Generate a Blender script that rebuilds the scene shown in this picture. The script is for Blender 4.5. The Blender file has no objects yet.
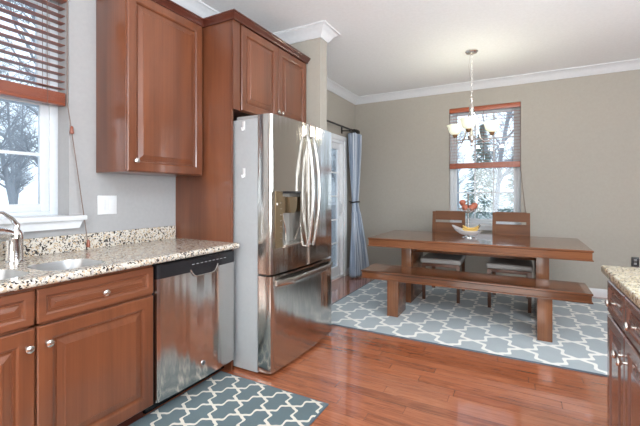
import bpy, bmesh, math, random
from mathutils import Vector, Matrix
random.seed(7)
S = bpy.context.scene
COL = S.collection
PI = math.pi

# ------------------------------------------------------------------ camera, world, light, exposure
cam_d = bpy.data.cameras.new('camera'); cam = bpy.data.objects.new('camera', cam_d); COL.objects.link(cam)
cam.location = (0, 0, 1.255); cam.rotation_euler = (PI / 2, 0, math.radians(28.445))
cam_d.sensor_width = 36; cam_d.lens = 368.66 / 640 * 36; cam_d.shift_y = -(213 - 194.24) / 640
cam_d.clip_start = .02; cam_d.clip_end = 300
S.camera = cam
S.view_settings.view_transform = 'Standard'; S.view_settings.look = 'None'
S.view_settings.gamma = 1; S.view_settings.use_curve_mapping = False
S.view_settings.exposure = 0.45
W = bpy.data.worlds.new('overcast_sky'); S.world = W; W.use_nodes = True
bg = W.node_tree.nodes['Background']; bg.inputs[0].default_value = (.80, .90, 1, 1); bg.inputs[1].default_value = 1.5
try:
    S.cycles.use_denoising = True
    S.cycles.max_bounces = 10; S.cycles.diffuse_bounces = 5; S.cycles.transparent_max_bounces = 24
    S.cycles.sample_clamp_indirect = 6
except Exception:
    pass

def area(name, loc, rot, sx, sy, power, col=(1, 1, 1)):
    d = bpy.data.lights.new(name, 'AREA'); d.shape = 'RECTANGLE'; d.size = sx; d.size_y = sy
    d.energy = power; d.color = col
    o = bpy.data.objects.new(name, d); COL.objects.link(o); o.location = loc; o.rotation_euler = rot
    return o
# unseen fill lamps added behind the camera and to the right of it
area('fill_front', (.3, -2.36, 1.5), (-PI / 2, 0, PI), 3.4, 1.7, 75, (1, .95, .88))
area('fill_right', (3.05, .95, 1.45), (0, PI / 2 + .55, 0), 1.7, 2.2, 150, (.86, .93, 1))
# added fill lamp, aimed up to brighten the ceiling behind the camera
area('ceiling_fill', (.9, -.9, 1.75), (PI, 0, 0), .5, .5, 215, (.84, .93, 1))

# ------------------------------------------------------------------ node helpers
class X:
    def __init__(s, nt, sock): s.nt = nt; s.s = sock
    def _m(s, op, o=None, o2=None):
        n = s.nt.nodes.new('ShaderNodeMath'); n.operation = op
        s.nt.links.new(s.s, n.inputs[0])
        for i, q in ((1, o), (2, o2)):
            if q is None: continue
            if isinstance(q, X): s.nt.links.new(q.s, n.inputs[i])
            else: n.inputs[i].default_value = q
        return X(s.nt, n.outputs[0])
    def __add__(s, o): return s._m('ADD', o)
    def __sub__(s, o): return s._m('SUBTRACT', o)
    def __mul__(s, o): return s._m('MULTIPLY', o)
    def __truediv__(s, o): return s._m('DIVIDE', o)
    def sin(s): return s._m('SINE')
    def fract(s): return s._m('FRACT')
    def floor(s): return s._m('FLOOR')
    def abs(s): return s._m('ABSOLUTE')
    def min(s, o): return s._m('MINIMUM', o)
    def lt(s, o): return s._m('LESS_THAN', o)
    def gt(s, o): return s._m('GREATER_THAN', o)

def newmat(name):
    m = bpy.data.materials.new(name); m.use_nodes = True
    nt = m.node_tree; return m, nt, nt.nodes['Principled BSDF']
def setp(b, **k):
    for n, v in k.items():
        key = {'base': 'Base Color', 'rough': 'Roughness', 'metal': 'Metallic', 'coat': 'Coat Weight',
               'coat_r': 'Coat Roughness', 'aniso': 'Anisotropic', 'aniso_rot': 'Anisotropic Rotation', 'spec': 'Specular IOR Level',
               'em': 'Emission Color', 'em_s': 'Emission Strength', 'sub': 'Subsurface Weight', 'sheen': 'Sheen Weight',
               'trans': 'Transmission Weight'}[n]
        if key in b.inputs: b.inputs[key].default_value = (*v, 1) if isinstance(v, tuple) and len(v) == 3 else v
def coords(nt, kind='Object'):
    return nt.nodes.new('ShaderNodeTexCoord').outputs[kind]
def mapping(nt, src, scale=(1, 1, 1), loc=(0, 0, 0), rot=(0, 0, 0)):
    n = nt.nodes.new('ShaderNodeMapping'); nt.links.new(src, n.inputs[0])
    n.inputs['Scale'].default_value = scale; n.inputs['Location'].default_value = loc; n.inputs['Rotation'].default_value = rot
    return n.outputs[0]
def noise(nt, vec, scale, detail=4, rough=.55, dist=0):
    n = nt.nodes.new('ShaderNodeTexNoise'); nt.links.new(vec, n.inputs['Vector'])
    n.inputs['Scale'].default_value = scale; n.inputs['Detail'].default_value = detail
    n.inputs['Roughness'].default_value = rough; n.inputs['Distortion'].default_value = dist
    return n.outputs[0]
def ramp(nt, fac, stops, interp='LINEAR'):
    n = nt.nodes.new('ShaderNodeValToRGB'); nt.links.new(fac, n.inputs[0]); r = n.color_ramp; r.interpolation = interp
    while len(r.elements) < len(stops): r.elements.new(.5)
    for e, (p, c) in zip(r.elements, stops): e.position = p; e.color = (*c, 1)
    return n.outputs[0]
def mix(nt, fac, a, b, mode='MIX'):
    n = nt.nodes.new('ShaderNodeMix'); n.data_type = 'RGBA'; n.blend_type = mode
    for sock, v in ((n.inputs[0], fac), (n.inputs[6], a), (n.inputs[7], b)):
        if hasattr(v, 'links') or hasattr(v, 'is_linked'): nt.links.new(v, sock)
        elif isinstance(v, X): nt.links.new(v.s, sock)
        elif isinstance(v, tuple): sock.default_value = (*v, 1)
        else: sock.default_value = v
    return n.outputs[2]
def bump(nt, b, h, strength=.1, dist=.01):
    n = nt.nodes.new('ShaderNodeBump'); nt.links.new(h, n.inputs['Height'])
    n.inputs['Strength'].default_value = strength; n.inputs['Distance'].default_value = dist
    nt.links.new(n.outputs[0], b.inputs['Normal'])

def plain(name, col, rough=.5, **k):
    m, nt, b = newmat(name); setp(b, base=col, rough=rough, **k)
    v = noise(nt, coords(nt), 40, 2)
    c = mix(nt, v, tuple(x * .94 for x in col), tuple(min(1, x * 1.06) for x in col))
    nt.links.new(c, b.inputs['Base Color'])
    return m
def wood(name, dark, light, axis='z', rough=.3, scale=9, coat=.3, streak=1.0, plank=0):
    m, nt, b = newmat(name); setp(b, rough=rough, coat=coat, coat_r=.09)
    sc = {'x': (.09, 1, 1), 'y': (1, .09, 1), 'z': (1, 1, .09)}[axis]
    co = coords(nt)
    v = mapping(nt, co, sc)
    g = noise(nt, v, scale, 6, .6, .6)
    f = noise(nt, mapping(nt, co, tuple(q * q for q in sc)), scale * 12, 3, .6)
    big = noise(nt, mapping(nt, co, tuple(max(q, .35) for q in sc)), 3, 2)
    s = X(nt, g) * .6 + X(nt, f) * .22 * streak + X(nt, big) * .25
    if plank:
        sp = nt.nodes.new('ShaderNodeSeparateXYZ'); nt.links.new(co, sp.inputs[0])
        wn = nt.nodes.new('ShaderNodeTexWhiteNoise'); wn.noise_dimensions = '1D'
        nt.links.new(((X(nt, sp.outputs[1]) + .03) / plank).floor().s, wn.inputs['W'])
        s = s + X(nt, wn.outputs['Value']) * .20 - .10
    c = ramp(nt, s.s, [(.36, dark), (.66, light)])
    nt.links.new(c, b.inputs['Base Color'])
    bump(nt, b, f, .03, .002)
    return m
def trellis(name, px, py, field, field2, line, w, A=-.105, ox=0, oy=0):
    m, nt, b = newmat(name); setp(b, rough=.95, spec=.1, sheen=.15)
    co = coords(nt)
    sp = nt.nodes.new('ShaderNodeSeparateXYZ'); nt.links.new(co, sp.inputs[0])
    x = (X(nt, sp.outputs[0]) + ox) / px; y = (X(nt, sp.outputs[1]) + oy) / py
    a = x + y; c = x - y
    def g(t):
        return (t * (2 * PI)).sin() * A + (t * (4 * PI)).sin() * (A * .32) + (t * (6 * PI)).sin() * (A * .20)
    d1 = ((a - g(c)).fract() - .5).abs()
    d2 = ((c - g(a)).fract() - .5).abs()
    d = d1.min(d2)
    isl = d.lt(w)
    n1 = noise(nt, co, 260, 3); n2 = noise(nt, co, 6, 3)
    f = mix(nt, n1, field, field2); f = mix(nt, (X(nt, n2) * .5).s, f, tuple(q * .8 for q in field))
    ln = mix(nt, n1, line, tuple(q * .85 for q in line))
    nt.links.new(mix(nt, isl.s, f, ln), b.inputs['Base Color'])
    bump(nt, b, n1, .35, .004)
    return m
def granite(name, base, tan, grey, dark, sc=1.0, rough=.1, warm=.55):
    m, nt, b = newmat(name); setp(b, rough=rough, spec=.5)
    co = coords(nt)
    warp = noise(nt, co, 30 * sc, 3)
    dv = nt.nodes.new('ShaderNodeVectorMath'); dv.operation = 'MULTIPLY_ADD'
    nn = nt.nodes.new('ShaderNodeTexNoise'); nt.links.new(co, nn.inputs[0]); nn.inputs['Scale'].default_value = 45 * sc
    nt.links.new(nn.outputs['Color'], dv.inputs[0]); dv.inputs[1].default_value = (.02, .02, .02); nt.links.new(co, dv.inputs[2])
    def cells(scale):
        v = nt.nodes.new('ShaderNodeTexVoronoi'); v.inputs['Scale'].default_value = scale
        nt.links.new(dv.outputs[0], v.inputs['Vector'])
        s = nt.nodes.new('ShaderNodeSeparateColor'); nt.links.new(v.outputs['Color'], s.inputs[0]); return s.outputs
    c1 = cells(75 * sc); c2 = cells(120 * sc)
    big = noise(nt, co, 7 * sc, 3)
    col = ramp(nt, (X(nt, c1[0]) * .75 + X(nt, big) * .35).s, [(0, base), (warm, tan), (.78, base), (.9, grey)], 'CONSTANT')
    col = mix(nt, X(nt, c2[1]).gt(.90).s, col, grey)
    col = mix(nt, X(nt, c1[2]).gt(.86).s, col, dark)
    col = mix(nt, X(nt, c2[2]).gt(.93).s, col, dark)
    nt.links.new(col, b.inputs['Base Color'])
    return m
def steel(name, col=(.66, .65, .64), rough=.14, wob=.25, sc=(1, 9, .5)):
    m, nt, b = newmat(name); setp(b, base=col, rough=rough, metal=1.0, aniso=.6, aniso_rot=.25)
    t = nt.nodes.new('ShaderNodeTangent'); t.direction_type = 'RADIAL'; t.axis = 'Z'
    nt.links.new(t.outputs[0], b.inputs['Tangent'])
    co = coords(nt)
    h = noise(nt, mapping(nt, co, sc), 1.6, 2, .5)
    f = noise(nt, mapping(nt, co, (1, .02, 1)), 400, 2)
    bump(nt, b, h, wob, .02)
    nt.links.new(ramp(nt, f, [(.3, tuple(q * .93 for q in col)), (.7, col)]), b.inputs['Base Color'])
    return m
def glass(name, tint=(.93, .97, 1), gl=.06):
    m, nt, b = newmat(name); nt.nodes.remove(b)
    out = nt.nodes['Material Output']
    t = nt.nodes.new('ShaderNodeBsdfTransparent'); t.inputs[0].default_value = (*tint, 1)
    g = nt.nodes.new('ShaderNodeBsdfGlossy'); g.inputs['Roughness'].default_value = .02
    ms = nt.nodes.new('ShaderNodeMixShader')
    fr = nt.nodes.new('ShaderNodeFresnel'); fr.inputs[0].default_value = 1.45
    f = X(nt, fr.outputs[0]) * .8 + gl * .3
    nt.links.new(f.s, ms.inputs[0]); nt.links.new(t.outputs[0], ms.inputs[1]); nt.links.new(g.outputs[0], ms.inputs[2])
    nt.links.new(ms.outputs[0], out.inputs[0])
    return m

# ------------------------------------------------------------------ materials
M = {}
M['wall'] = plain('greige_wall_paint', (.355, .328, .283), .7)
M['wallk'] = plain('daylight_cast_wall_paint', (.318, .316, .316), .7)  # kitchen wall: cool cast of the daylight put into the paint colour
M['ceiling'] = plain('ceiling_paint', (.82, .845, .86), .8)
M['white'] = plain('white_trim_paint', (.60, .61, .625), .35)
M['whitewin'] = plain('white_vinyl', (.545, .575, .605), .35)
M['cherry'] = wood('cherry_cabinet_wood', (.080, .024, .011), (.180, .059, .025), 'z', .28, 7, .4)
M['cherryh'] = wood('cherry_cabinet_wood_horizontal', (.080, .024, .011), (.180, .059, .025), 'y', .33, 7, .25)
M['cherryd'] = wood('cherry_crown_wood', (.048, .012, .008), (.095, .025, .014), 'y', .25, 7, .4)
M['island'] = wood('island_dark_wood', (.16, .078, .062), (.27, .145, .115), 'z', .22, 7, .5)
M['table'] = wood('table_wood', (.042, .015, .007), (.205, .076, .031), 'x', .22, 12, .6, 1.8, .118)
M['table'].node_tree.nodes['Principled BSDF'].inputs['Coat Roughness'].default_value = .06
M['table'].node_tree.nodes['Principled BSDF'].inputs['Coat IOR'].default_value = 1.5
M['tablev'] = wood('table_leg_wood', (.050, .019, .009), (.20, .078, .034), 'z', .25, 12, .3, 1.4)
M['chairw'] = wood('chair_wood', (.070, .026, .011), (.195, .078, .032), 'x', .5, 10, 0)
M['chairw'].node_tree.nodes['Principled BSDF'].inputs['Specular IOR Level'].default_value = .25
M['chaird'] = wood('chair_dark_wood', (.055, .020, .010), (.12, .045, .022), 'z', .3, 10, .3)
M['cushion'] = plain('taupe_leather', (.30, .28, .265), .4)
M['granite'] = granite('speckled_granite', (.56, .52, .455), (.45, .35, .245), (.32, .315, .31), (.035, .03, .03), 1.55, .10)
M['granite2'] = granite('beige_granite', (.74, .69, .54), (.62, .53, .34), (.56, .52, .44), (.28, .21, .13), 1.7, .12, .45)
M['steel'] = steel('brushed_steel', (.58, .56, .53), wob=.16)
M['steeldw'] = steel('brushed_steel_dishwasher', (.66, .64, .62), .15, .5, (1, 4.5, .25))
M['steelbar'] = steel('steel_bar', (.56, .55, .53), .22, .02)
M['sinksteel'] = steel('sink_steel', (.66, .66, .66), .42, .05)
M['fridgeside'] = plain('grey_painted_steel', (.33, .345, .355), .38)
M['chrome'] = plain('chrome', (.78, .79, .80), .08, metal=1.0)
M['nickel'] = plain('brushed_nickel', (.72, .69, .65), .25, metal=1.0)
M['black'] = plain('black_plastic', (.012, .012, .014), .25)
M['darkgrey'] = plain('dark_grey_plastic', (.07, .07, .075), .35)
M['midgrey'] = plain('mid_grey_plastic', (.28, .28, .28), .35)
M['niche'] = plain('grey_niche_plastic', (.16, .155, .145), .3)
M['bronze'] = plain('bronze_touch_panel', (.20, .15, .09), .25, metal=.6)
M['whitep'] = plain('white_plastic', (.62, .63, .64), .35)
M['whitedoor'] = plain('white_door_vinyl', (.80, .81, .82), .35)
M['blind'] = wood('blind_wood', (.15, .034, .015), (.25, .062, .026), 'y', .35, 9, .3)
M['blindx'] = wood('blind_wood_cross', (.26, .055, .022), (.38, .095, .038), 'x', .35, 9, .3)
M['cord'] = plain('blind_cord', (.16, .11, .09), .8)
M['glass'] = glass('window_glass')
M['bowlglass'] = plain('bowl_glass', (.85, .86, .88), .08)
M['bowlglass'].node_tree.nodes['Principled BSDF'].inputs['Alpha'].default_value = .42
M['rodblack'] = plain('black_iron', (.012, .011, .011), .4)
M['pink'] = plain('faded_pink_ink', (.80, .52, .55), .6)
M['apple'] = plain('apple_skin', (.40, .12, .07), .4)
M['banana'] = plain('banana_skin', (.62, .40, .11), .45)
M['stem'] = plain('brown_stem', (.08, .05, .02), .7)
M['bark'] = plain('grey_bark', (.33, .345, .37), .9)
M['needle'] = plain('evergreen_needles', (.34, .42, .38), .9)
M['ground'] = plain('winter_ground', (.46, .47, .48), .95)
M['rug'] = trellis('area_rug_trellis', .37, .37, (.345, .395, .42), (.47, .52, .54), (.86, .86, .81), .070)
M['mat'] = trellis('kitchen_mat_trellis', .21, .21, (.085, .13, .148), (.14, .19, .205), (.74, .71, .62), .062)
M['rugedge'] = plain('rug_binding', (.10, .13, .16), .95)
M['brass'] = plain('aged_brass', (.42, .27, .14), .3, metal=1.0)

def curtain_mat():
    m, nt, b = newmat('striped_curtain_fabric'); setp(b, rough=.85, sheen=.2)
    uv = coords(nt, 'UV'); sp = nt.nodes.new('ShaderNodeSeparateXYZ'); nt.links.new(uv, sp.inputs[0])
    u = X(nt, sp.outputs[0])
    f = (u * 9).fract()
    c = ramp(nt, f.s, [(0, (.20, .26, .36)), (.28, (.58, .63, .70)), (.52, (.27, .33, .43)), (.68, (.66, .70, .75)), (.82, (.10, .13, .19)), (.88, (.36, .42, .52))], 'CONSTANT')
    n = noise(nt, mapping(nt, uv, (60, 300, 1)), 6, 2)
    nt.links.new(mix(nt, n, c, mix(nt, .35, c, (.5, .55, .62))), b.inputs['Base Color'])
    return m
M['curtain'] = curtain_mat()
def floor_mat():
    m, nt, b = newmat('cherry_hardwood_planks'); setp(b, rough=.25, coat=1.0, coat_r=.06)
    b.inputs['Coat IOR'].default_value = 1.75
    co = coords(nt); sp = nt.nodes.new('ShaderNodeSeparateXYZ'); nt.links.new(co, sp.inputs[0])
    x = X(nt, sp.outputs[0]); y = X(nt, sp.outputs[1])
    r = (y / .083); row = r.floor()
    wn = nt.nodes.new('ShaderNodeTexWhiteNoise'); wn.noise_dimensions = '1D'; nt.links.new(row.s, wn.inputs['W'])
    xx = x / 1.05 + X(nt, wn.outputs['Value']) * 7.0
    cell = xx.floor()
    wn2 = nt.nodes.new('ShaderNodeTexWhiteNoise'); wn2.noise_dimensions = '2D'
    cb = nt.nodes.new('ShaderNodeCombineXYZ'); nt.links.new(row.s, cb.inputs[0]); nt.links.new(cell.s, cb.inputs[1])
    nt.links.new(cb.outputs[0], wn2.inputs['Vector'])
    pv = X(nt, wn2.outputs['Value'])
    ad = nt.nodes.new('ShaderNodeVectorMath'); ad.operation = 'ADD'; nt.links.new(co, ad.inputs[0]); nt.links.new(wn2.outputs['Color'], ad.inputs[1])
    g = noise(nt, mapping(nt, ad.outputs[0], (1.1, 11, 1)), 4.5, 6, .62, 1.2)
    s = X(nt, g) * .75 + pv * .22
    c = ramp(nt, s.s, [(.28, (.21, .056, .023)), (.5, (.38, .118, .050)), (.72, (.50, .178, .082))])
    seam = (r.fract() - .5).abs().gt(.485)
    seam2 = (xx.fract() - .5).abs().gt(.4985)
    sm = seam._m('MAXIMUM', seam2)
    c = mix(nt, (sm * .6).s, c, (.09, .025, .012))
    nt.links.new(c, b.inputs['Base Color'])
    bump(nt, b, (X(nt, g) * .2 - sm).s, .06, .002)
    return m
M['floor'] = floor_mat()
def shade_mat():
    m, nt, b = newmat('lit_frosted_shade'); setp(b, base=(.80, .84, .68), rough=.4, em=(1, 1, .70), em_s=.27)
    return m
M['shade'] = shade_mat()
def bulb_mat():
    m, nt, b = newmat('lit_bulb'); setp(b, base=(1, 1, 1), em=(1, .96, .85), em_s=2.5)
    return m
M['bulb'] = bulb_mat()

# ------------------------------------------------------------------ mesh builder
ORG = {}
class MB:
    def __init__(s): s.bm = bmesh.new(); s.uv = None
    def box(s, x0, x1, y0, y1, z0, z1, bev=0, seg=2):
        t = bmesh.new()
        vs = [t.verts.new((x, y, z)) for x in (x0, x1) for y in (y0, y1) for z in (z0, z1)]
        for f in ((0, 1, 3, 2), (4, 6, 7, 5), (0, 4, 5, 1), (2, 3, 7, 6), (0, 2, 6, 4), (1, 5, 7, 3)):
            t.faces.new([vs[i] for i in f])
        if bev: bmesh.ops.bevel(t, geom=t.edges[:], offset=bev, segments=seg, affect='EDGES', profile=.6)
        return s._merge(t)
    def _merge(s, t, mat=None):
        if mat is not None: t.transform(mat)
        bmesh.ops.recalc_face_normals(t, faces=t.faces[:])
        mp = {v: s.bm.verts.new(v.co) for v in t.verts}
        for f in t.faces:
            try: s.bm.faces.new([mp[v] for v in f.verts])
            except ValueError: pass
        t.free(); return s
    def prism(s, poly, a0, a1, axis='z', bev=0):
        """poly in the two other axes (order x,y,z without axis), extruded along axis"""
        t = bmesh.new()
        def P(p, a):
            return {'z': (p[0], p[1], a), 'y': (p[0], a, p[1]), 'x': (a, p[0], p[1])}[axis]
        lo = [t.verts.new(P(p, a0)) for p in poly]; hi = [t.verts.new(P(p, a1)) for p in poly]
        n = len(poly)
        for i in range(n): t.faces.new((lo[i], lo[(i + 1) % n], hi[(i + 1) % n], hi[i]))
        f1 = t.faces.new(lo); f2 = t.faces.new(hi[::-1])
        if bev: bmesh.ops.bevel(t, geom=list(f1.edges) + list(f2.edges), offset=bev, segments=2, affect='EDGES')
        return s._merge(t)
    def loops(s, rings, cap0=True, cap1=True, closed=True):
        t = bmesh.new()
        R = [[t.verts.new(p) for p in r] for r in rings]
        n = len(R[0])
        for a, b in zip(R, R[1:]):
            for i in range(n if closed else n - 1):
                j = (i + 1) % n
                t.faces.new((a[i], a[j], b[j], b[i]))
        if cap0: t.faces.new(R[0][::-1])
        if cap1: t.faces.new(R[-1])
        return s._merge(t)
    def tube(s, pts, rad, seg=10, cap=True):
        pts = [Vector(p) for p in pts]; n = len(pts)
        rs = rad if isinstance(rad, (list, tuple)) else [rad] * n
        rings = []; prev = None
        for i, p in enumerate(pts):
            d = (pts[min(i + 1, n - 1)] - pts[max(i - 1, 0)]).normalized()
            if prev is None:
                up = Vector((0, 0, 1)) if abs(d.z) < .9 else Vector((1, 0, 0))
                a = d.cross(up).normalized()
            else: a = (prev - d * prev.dot(d)).normalized()
            prev = a; b = d.cross(a)
            rings.append([p + (a * math.cos(2 * PI * k / seg) + b * math.sin(2 * PI * k / seg)) * rs[i] for k in range(seg)])
        return s.loops(rings, cap, cap)
    def lathe(s, prof, c=(0, 0, 0), axis='z', seg=24, sign=1, caps=True):
        """prof: list of (r, h) along axis"""
        rings = []
        for r, h in prof:
            r = max(r, 1e-4); ring = []
            for k in range(seg):
                a = 2 * PI * k / seg; u, v = r * math.cos(a), r * math.sin(a); h2 = h * sign
                ring.append({'z': (c[0] + u, c[1] + v, c[2] + h2), 'x': (c[0] + h2, c[1] + u, c[2] + v), 'y': (c[0] + u, c[1] + h2, c[2] + v)}[axis])
            rings.append(ring)
        return s.loops(rings, caps, caps)
    def ball(s, c, r, seg=20, sq=(1, 1, 1)):
        t = bmesh.new(); bmesh.ops.create_uvsphere(t, u_segments=seg, v_segments=seg // 2, radius=r)
        return s._merge(t, Matrix.Translation(c) @ Matrix.Diagonal((*sq, 1)))
    def ring(s, c, R, r, seg=24, axis='z', sx=1, sy=1):
        pts = []
        for k in range(seg):
            a = 2 * PI * k / seg; u, v = R * math.cos(a) * sx, R * math.sin(a) * sy
            pts.append(Vector({'z': (u, v, 0), 'x': (0, u, v), 'y': (u, 0, v)}[axis]) + Vector(c))
        rings = []
        ax = Vector({'z': (0, 0, 1), 'x': (1, 0, 0), 'y': (0, 1, 0)}[axis])
        for k in range(seg + 1):
            p = pts[k % seg]; o = (p - Vector(c)).normalized()
            rings.append([p + (o * math.cos(2 * PI * q / 8) + ax * math.sin(2 * PI * q / 8)) * r for q in range(8)])
        return s.loops(rings, False, False)
    def build(s, name, mat, parent=None, label=None, cat=None, group=None, kind=None, loc=None, ang=35):
        bm = s.bm; bm.normal_update()
        bmesh.ops.remove_doubles(bm, verts=bm.verts[:], dist=1e-6)
        for f in bm.faces: f.smooth = True
        for e in bm.edges:
            if len(e.link_faces) == 2: e.smooth = e.calc_face_angle(0) < math.radians(ang)
            else: e.smooth = False
        if parent is not None: o0 = ORG[parent.name]
        elif loc is not None: o0 = Vector(loc)
        elif kind == 'structure': o0 = Vector((0, 0, 0))
        else:
            cs = [v.co for v in bm.verts]
            o0 = Vector(((min(c.x for c in cs) + max(c.x for c in cs)) / 2, (min(c.y for c in cs) + max(c.y for c in cs)) / 2, min(c.z for c in cs)))
        bm.transform(Matrix.Translation(-o0))
        me = bpy.data.meshes.new(name); bm.to_mesh(me); bm.free()
        me.materials.append(M[mat] if isinstance(mat, str) else mat)
        o = bpy.data.objects.new(name, me); COL.objects.link(o)
        ORG[o.name] = o0
        if parent is not None: o.parent = parent
        else: o.location = o0
        tag(o, label, cat, group, kind)
        return o
def tag(o, label=None, cat=None, group=None, kind=None):
    if label: o['label'] = label
    if cat: o['category'] = cat
    if group: o['group'] = group
    if kind: o['kind'] = kind
def thing(name, label, cat, loc, group=None):
    o = bpy.data.objects.new(name, None); COL.objects.link(o); o.location = loc; o.empty_display_size = .1
    ORG[o.name] = Vector(loc); tag(o, label, cat, group); return o
def box_obj(name, mat, b, parent=None, bev=0, **k):
    return MB().box(*b, bev=bev).build(name, mat, parent, **k)
def copy_tree(o, parent=None):
    c = o.copy(); COL.objects.link(c)
    ORG[c.name] = ORG[o.name]
    if parent is not None: c.parent = parent
    for ch in list(o.children): copy_tree(ch, c)
    return c
def struct(name, mat, mb): return mb.build(name, mat, kind='structure')
def arc(c, r, a0, a1, n):
    return [(c[0] + r * math.cos(a0 + (a1 - a0) * i / n), c[1] + r * math.sin(a0 + (a1 - a0) * i / n)) for i in range(n + 1)]

XL, XR, YF, YB, ZC = -2.371, 3.40, -2.40, 5.587, 2.82
SX, SY0, SY1 = -1.64, 3.03, 3.165
# kitchen window, patio door, dining window openings
KW = (.31, 1.224, 1.128, 2.47)
PD = (3.36, 5.15, 0.0, 2.06)
DW_ = (-.90, .014, .835, 2.49)
FW = (-1.4, 2.0, .65, 2.35)
RW = (-.4, 2.3, .7, 2.4)
# ------------------------------------------------------------------ setting
struct('floor', 'floor', MB().box(XL - .25, XR + .25, YF - .25, YB + .25, -.12, 0))
struct('ceiling', 'ceiling', MB().box(XL - .25, XR + .25, YF - .25, YB + .25, ZC, ZC + .12))
T = .13
m = MB()
m.box(XL - T, XL, YF - T, KW[0], 0, ZC); m.box(XL - T, XL, KW[0], KW[1], 0, KW[2] - .03); m.box(XL - T, XL, KW[0], KW[1], KW[3], ZC)
m.box(XL - T, XL, KW[1], SY0, 0, ZC)
struct('wall_left', 'wallk', m)
m = MB()
m.box(XL - T, XL, SY0, PD[0], 0, ZC); m.box(XL - T, XL, PD[0], PD[1], PD[3], ZC); m.box(XL - T, XL, PD[1], YB + T, 0, ZC)
struct('wall_dining', 'wall', m)
T = .22
m = MB()
m.box(XL, DW_[0], YB, YB + T, 0, ZC); m.box(DW_[1], XR, YB, YB + T, 0, ZC)
m.box(DW_[0], DW_[1], YB, YB + T, 0, DW_[2] - .03); m.box(DW_[0], DW_[1], YB, YB + T, DW_[3], ZC)
struct('wall_back', 'wall', m)
m = MB()
m.box(XR, XR + T, YF - T, RW[0], 0, ZC); m.box(XR, XR + T, RW[1], YB + T, 0, ZC)
m.box(XR, XR + T, RW[0], RW[1], 0, RW[2]); m.box(XR, XR + T, RW[0], RW[1], RW[3], ZC)
struct('wall_right', 'wall', m)
m = MB()
m.box(XL, FW[0], YF - T, YF, 0, ZC); m.box(FW[1], XR, YF - T, YF, 0, ZC)
m.box(FW[0], FW[1], YF - T, YF, 0, FW[2]); m.box(FW[0], FW[1], YF - T, YF, FW[3], ZC)
struct('wall_front', 'wall', m)
struct('wall_partition', 'wall', MB().box(XL, SX, SY0, SY1, 0, ZC))
# crown moulding swept round the room, mitred at the corners
CP = [(0, -.100), (.012, -.100), (.016, -.090), (.030, -.078), (.038, -.060), (.058, -.036), (.080, -.022), (.086, -.014), (.098, -.010), (.100, 0), (0, 0)]
def sweep(path, prof, zbase, closed=True):
    n = len(path); rings = []
    for i in range(n):
        p = Vector(path[i]); a = Vector(path[(i - 1) % n]); b = Vector(path[(i + 1) % n])
        d1 = (p - a).normalized(); d2 = (b - p).normalized()
        if not closed and i == 0: d1 = d2
        if not closed and i == n - 1: d2 = d1
        n1 = Vector((d1.y, -d1.x)); n2 = Vector((d2.y, -d2.x))   # right-hand side = into the room
        k = (n1 + n2) / (1 + n1.dot(n2))
        rings.append([(p.x + k.x * q[0], p.y + k.y * q[0], zbase + q[1]) for q in prof])
    if closed: rings.append(rings[0])
    return MB().loops(rings, not closed, not closed)
path = [(XL, YF), (XL, SY0), (SX, SY0), (SX, SY1), (XL, SY1), (XL, YB), (XR, YB), (XR, YF)]
struct('trim_1', 'white', sweep(path, CP, ZC))
BP = [(0, 0), (.014, 0), (.014, .075), (.010, .085), (.006, .095), (0, .10)]
struct('baseboard_back', 'white', sweep([(XL, PD[1] + .09), (XL, YB), (XR, YB), (XR, YF + .02)], BP, 0, False))
struct('baseboard_partition', 'white', sweep([(SX - .14, SY0), (SX, SY0), (SX, SY1), (XL, SY1), (XL, PD[0] - .08)], BP, 0, False))

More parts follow.
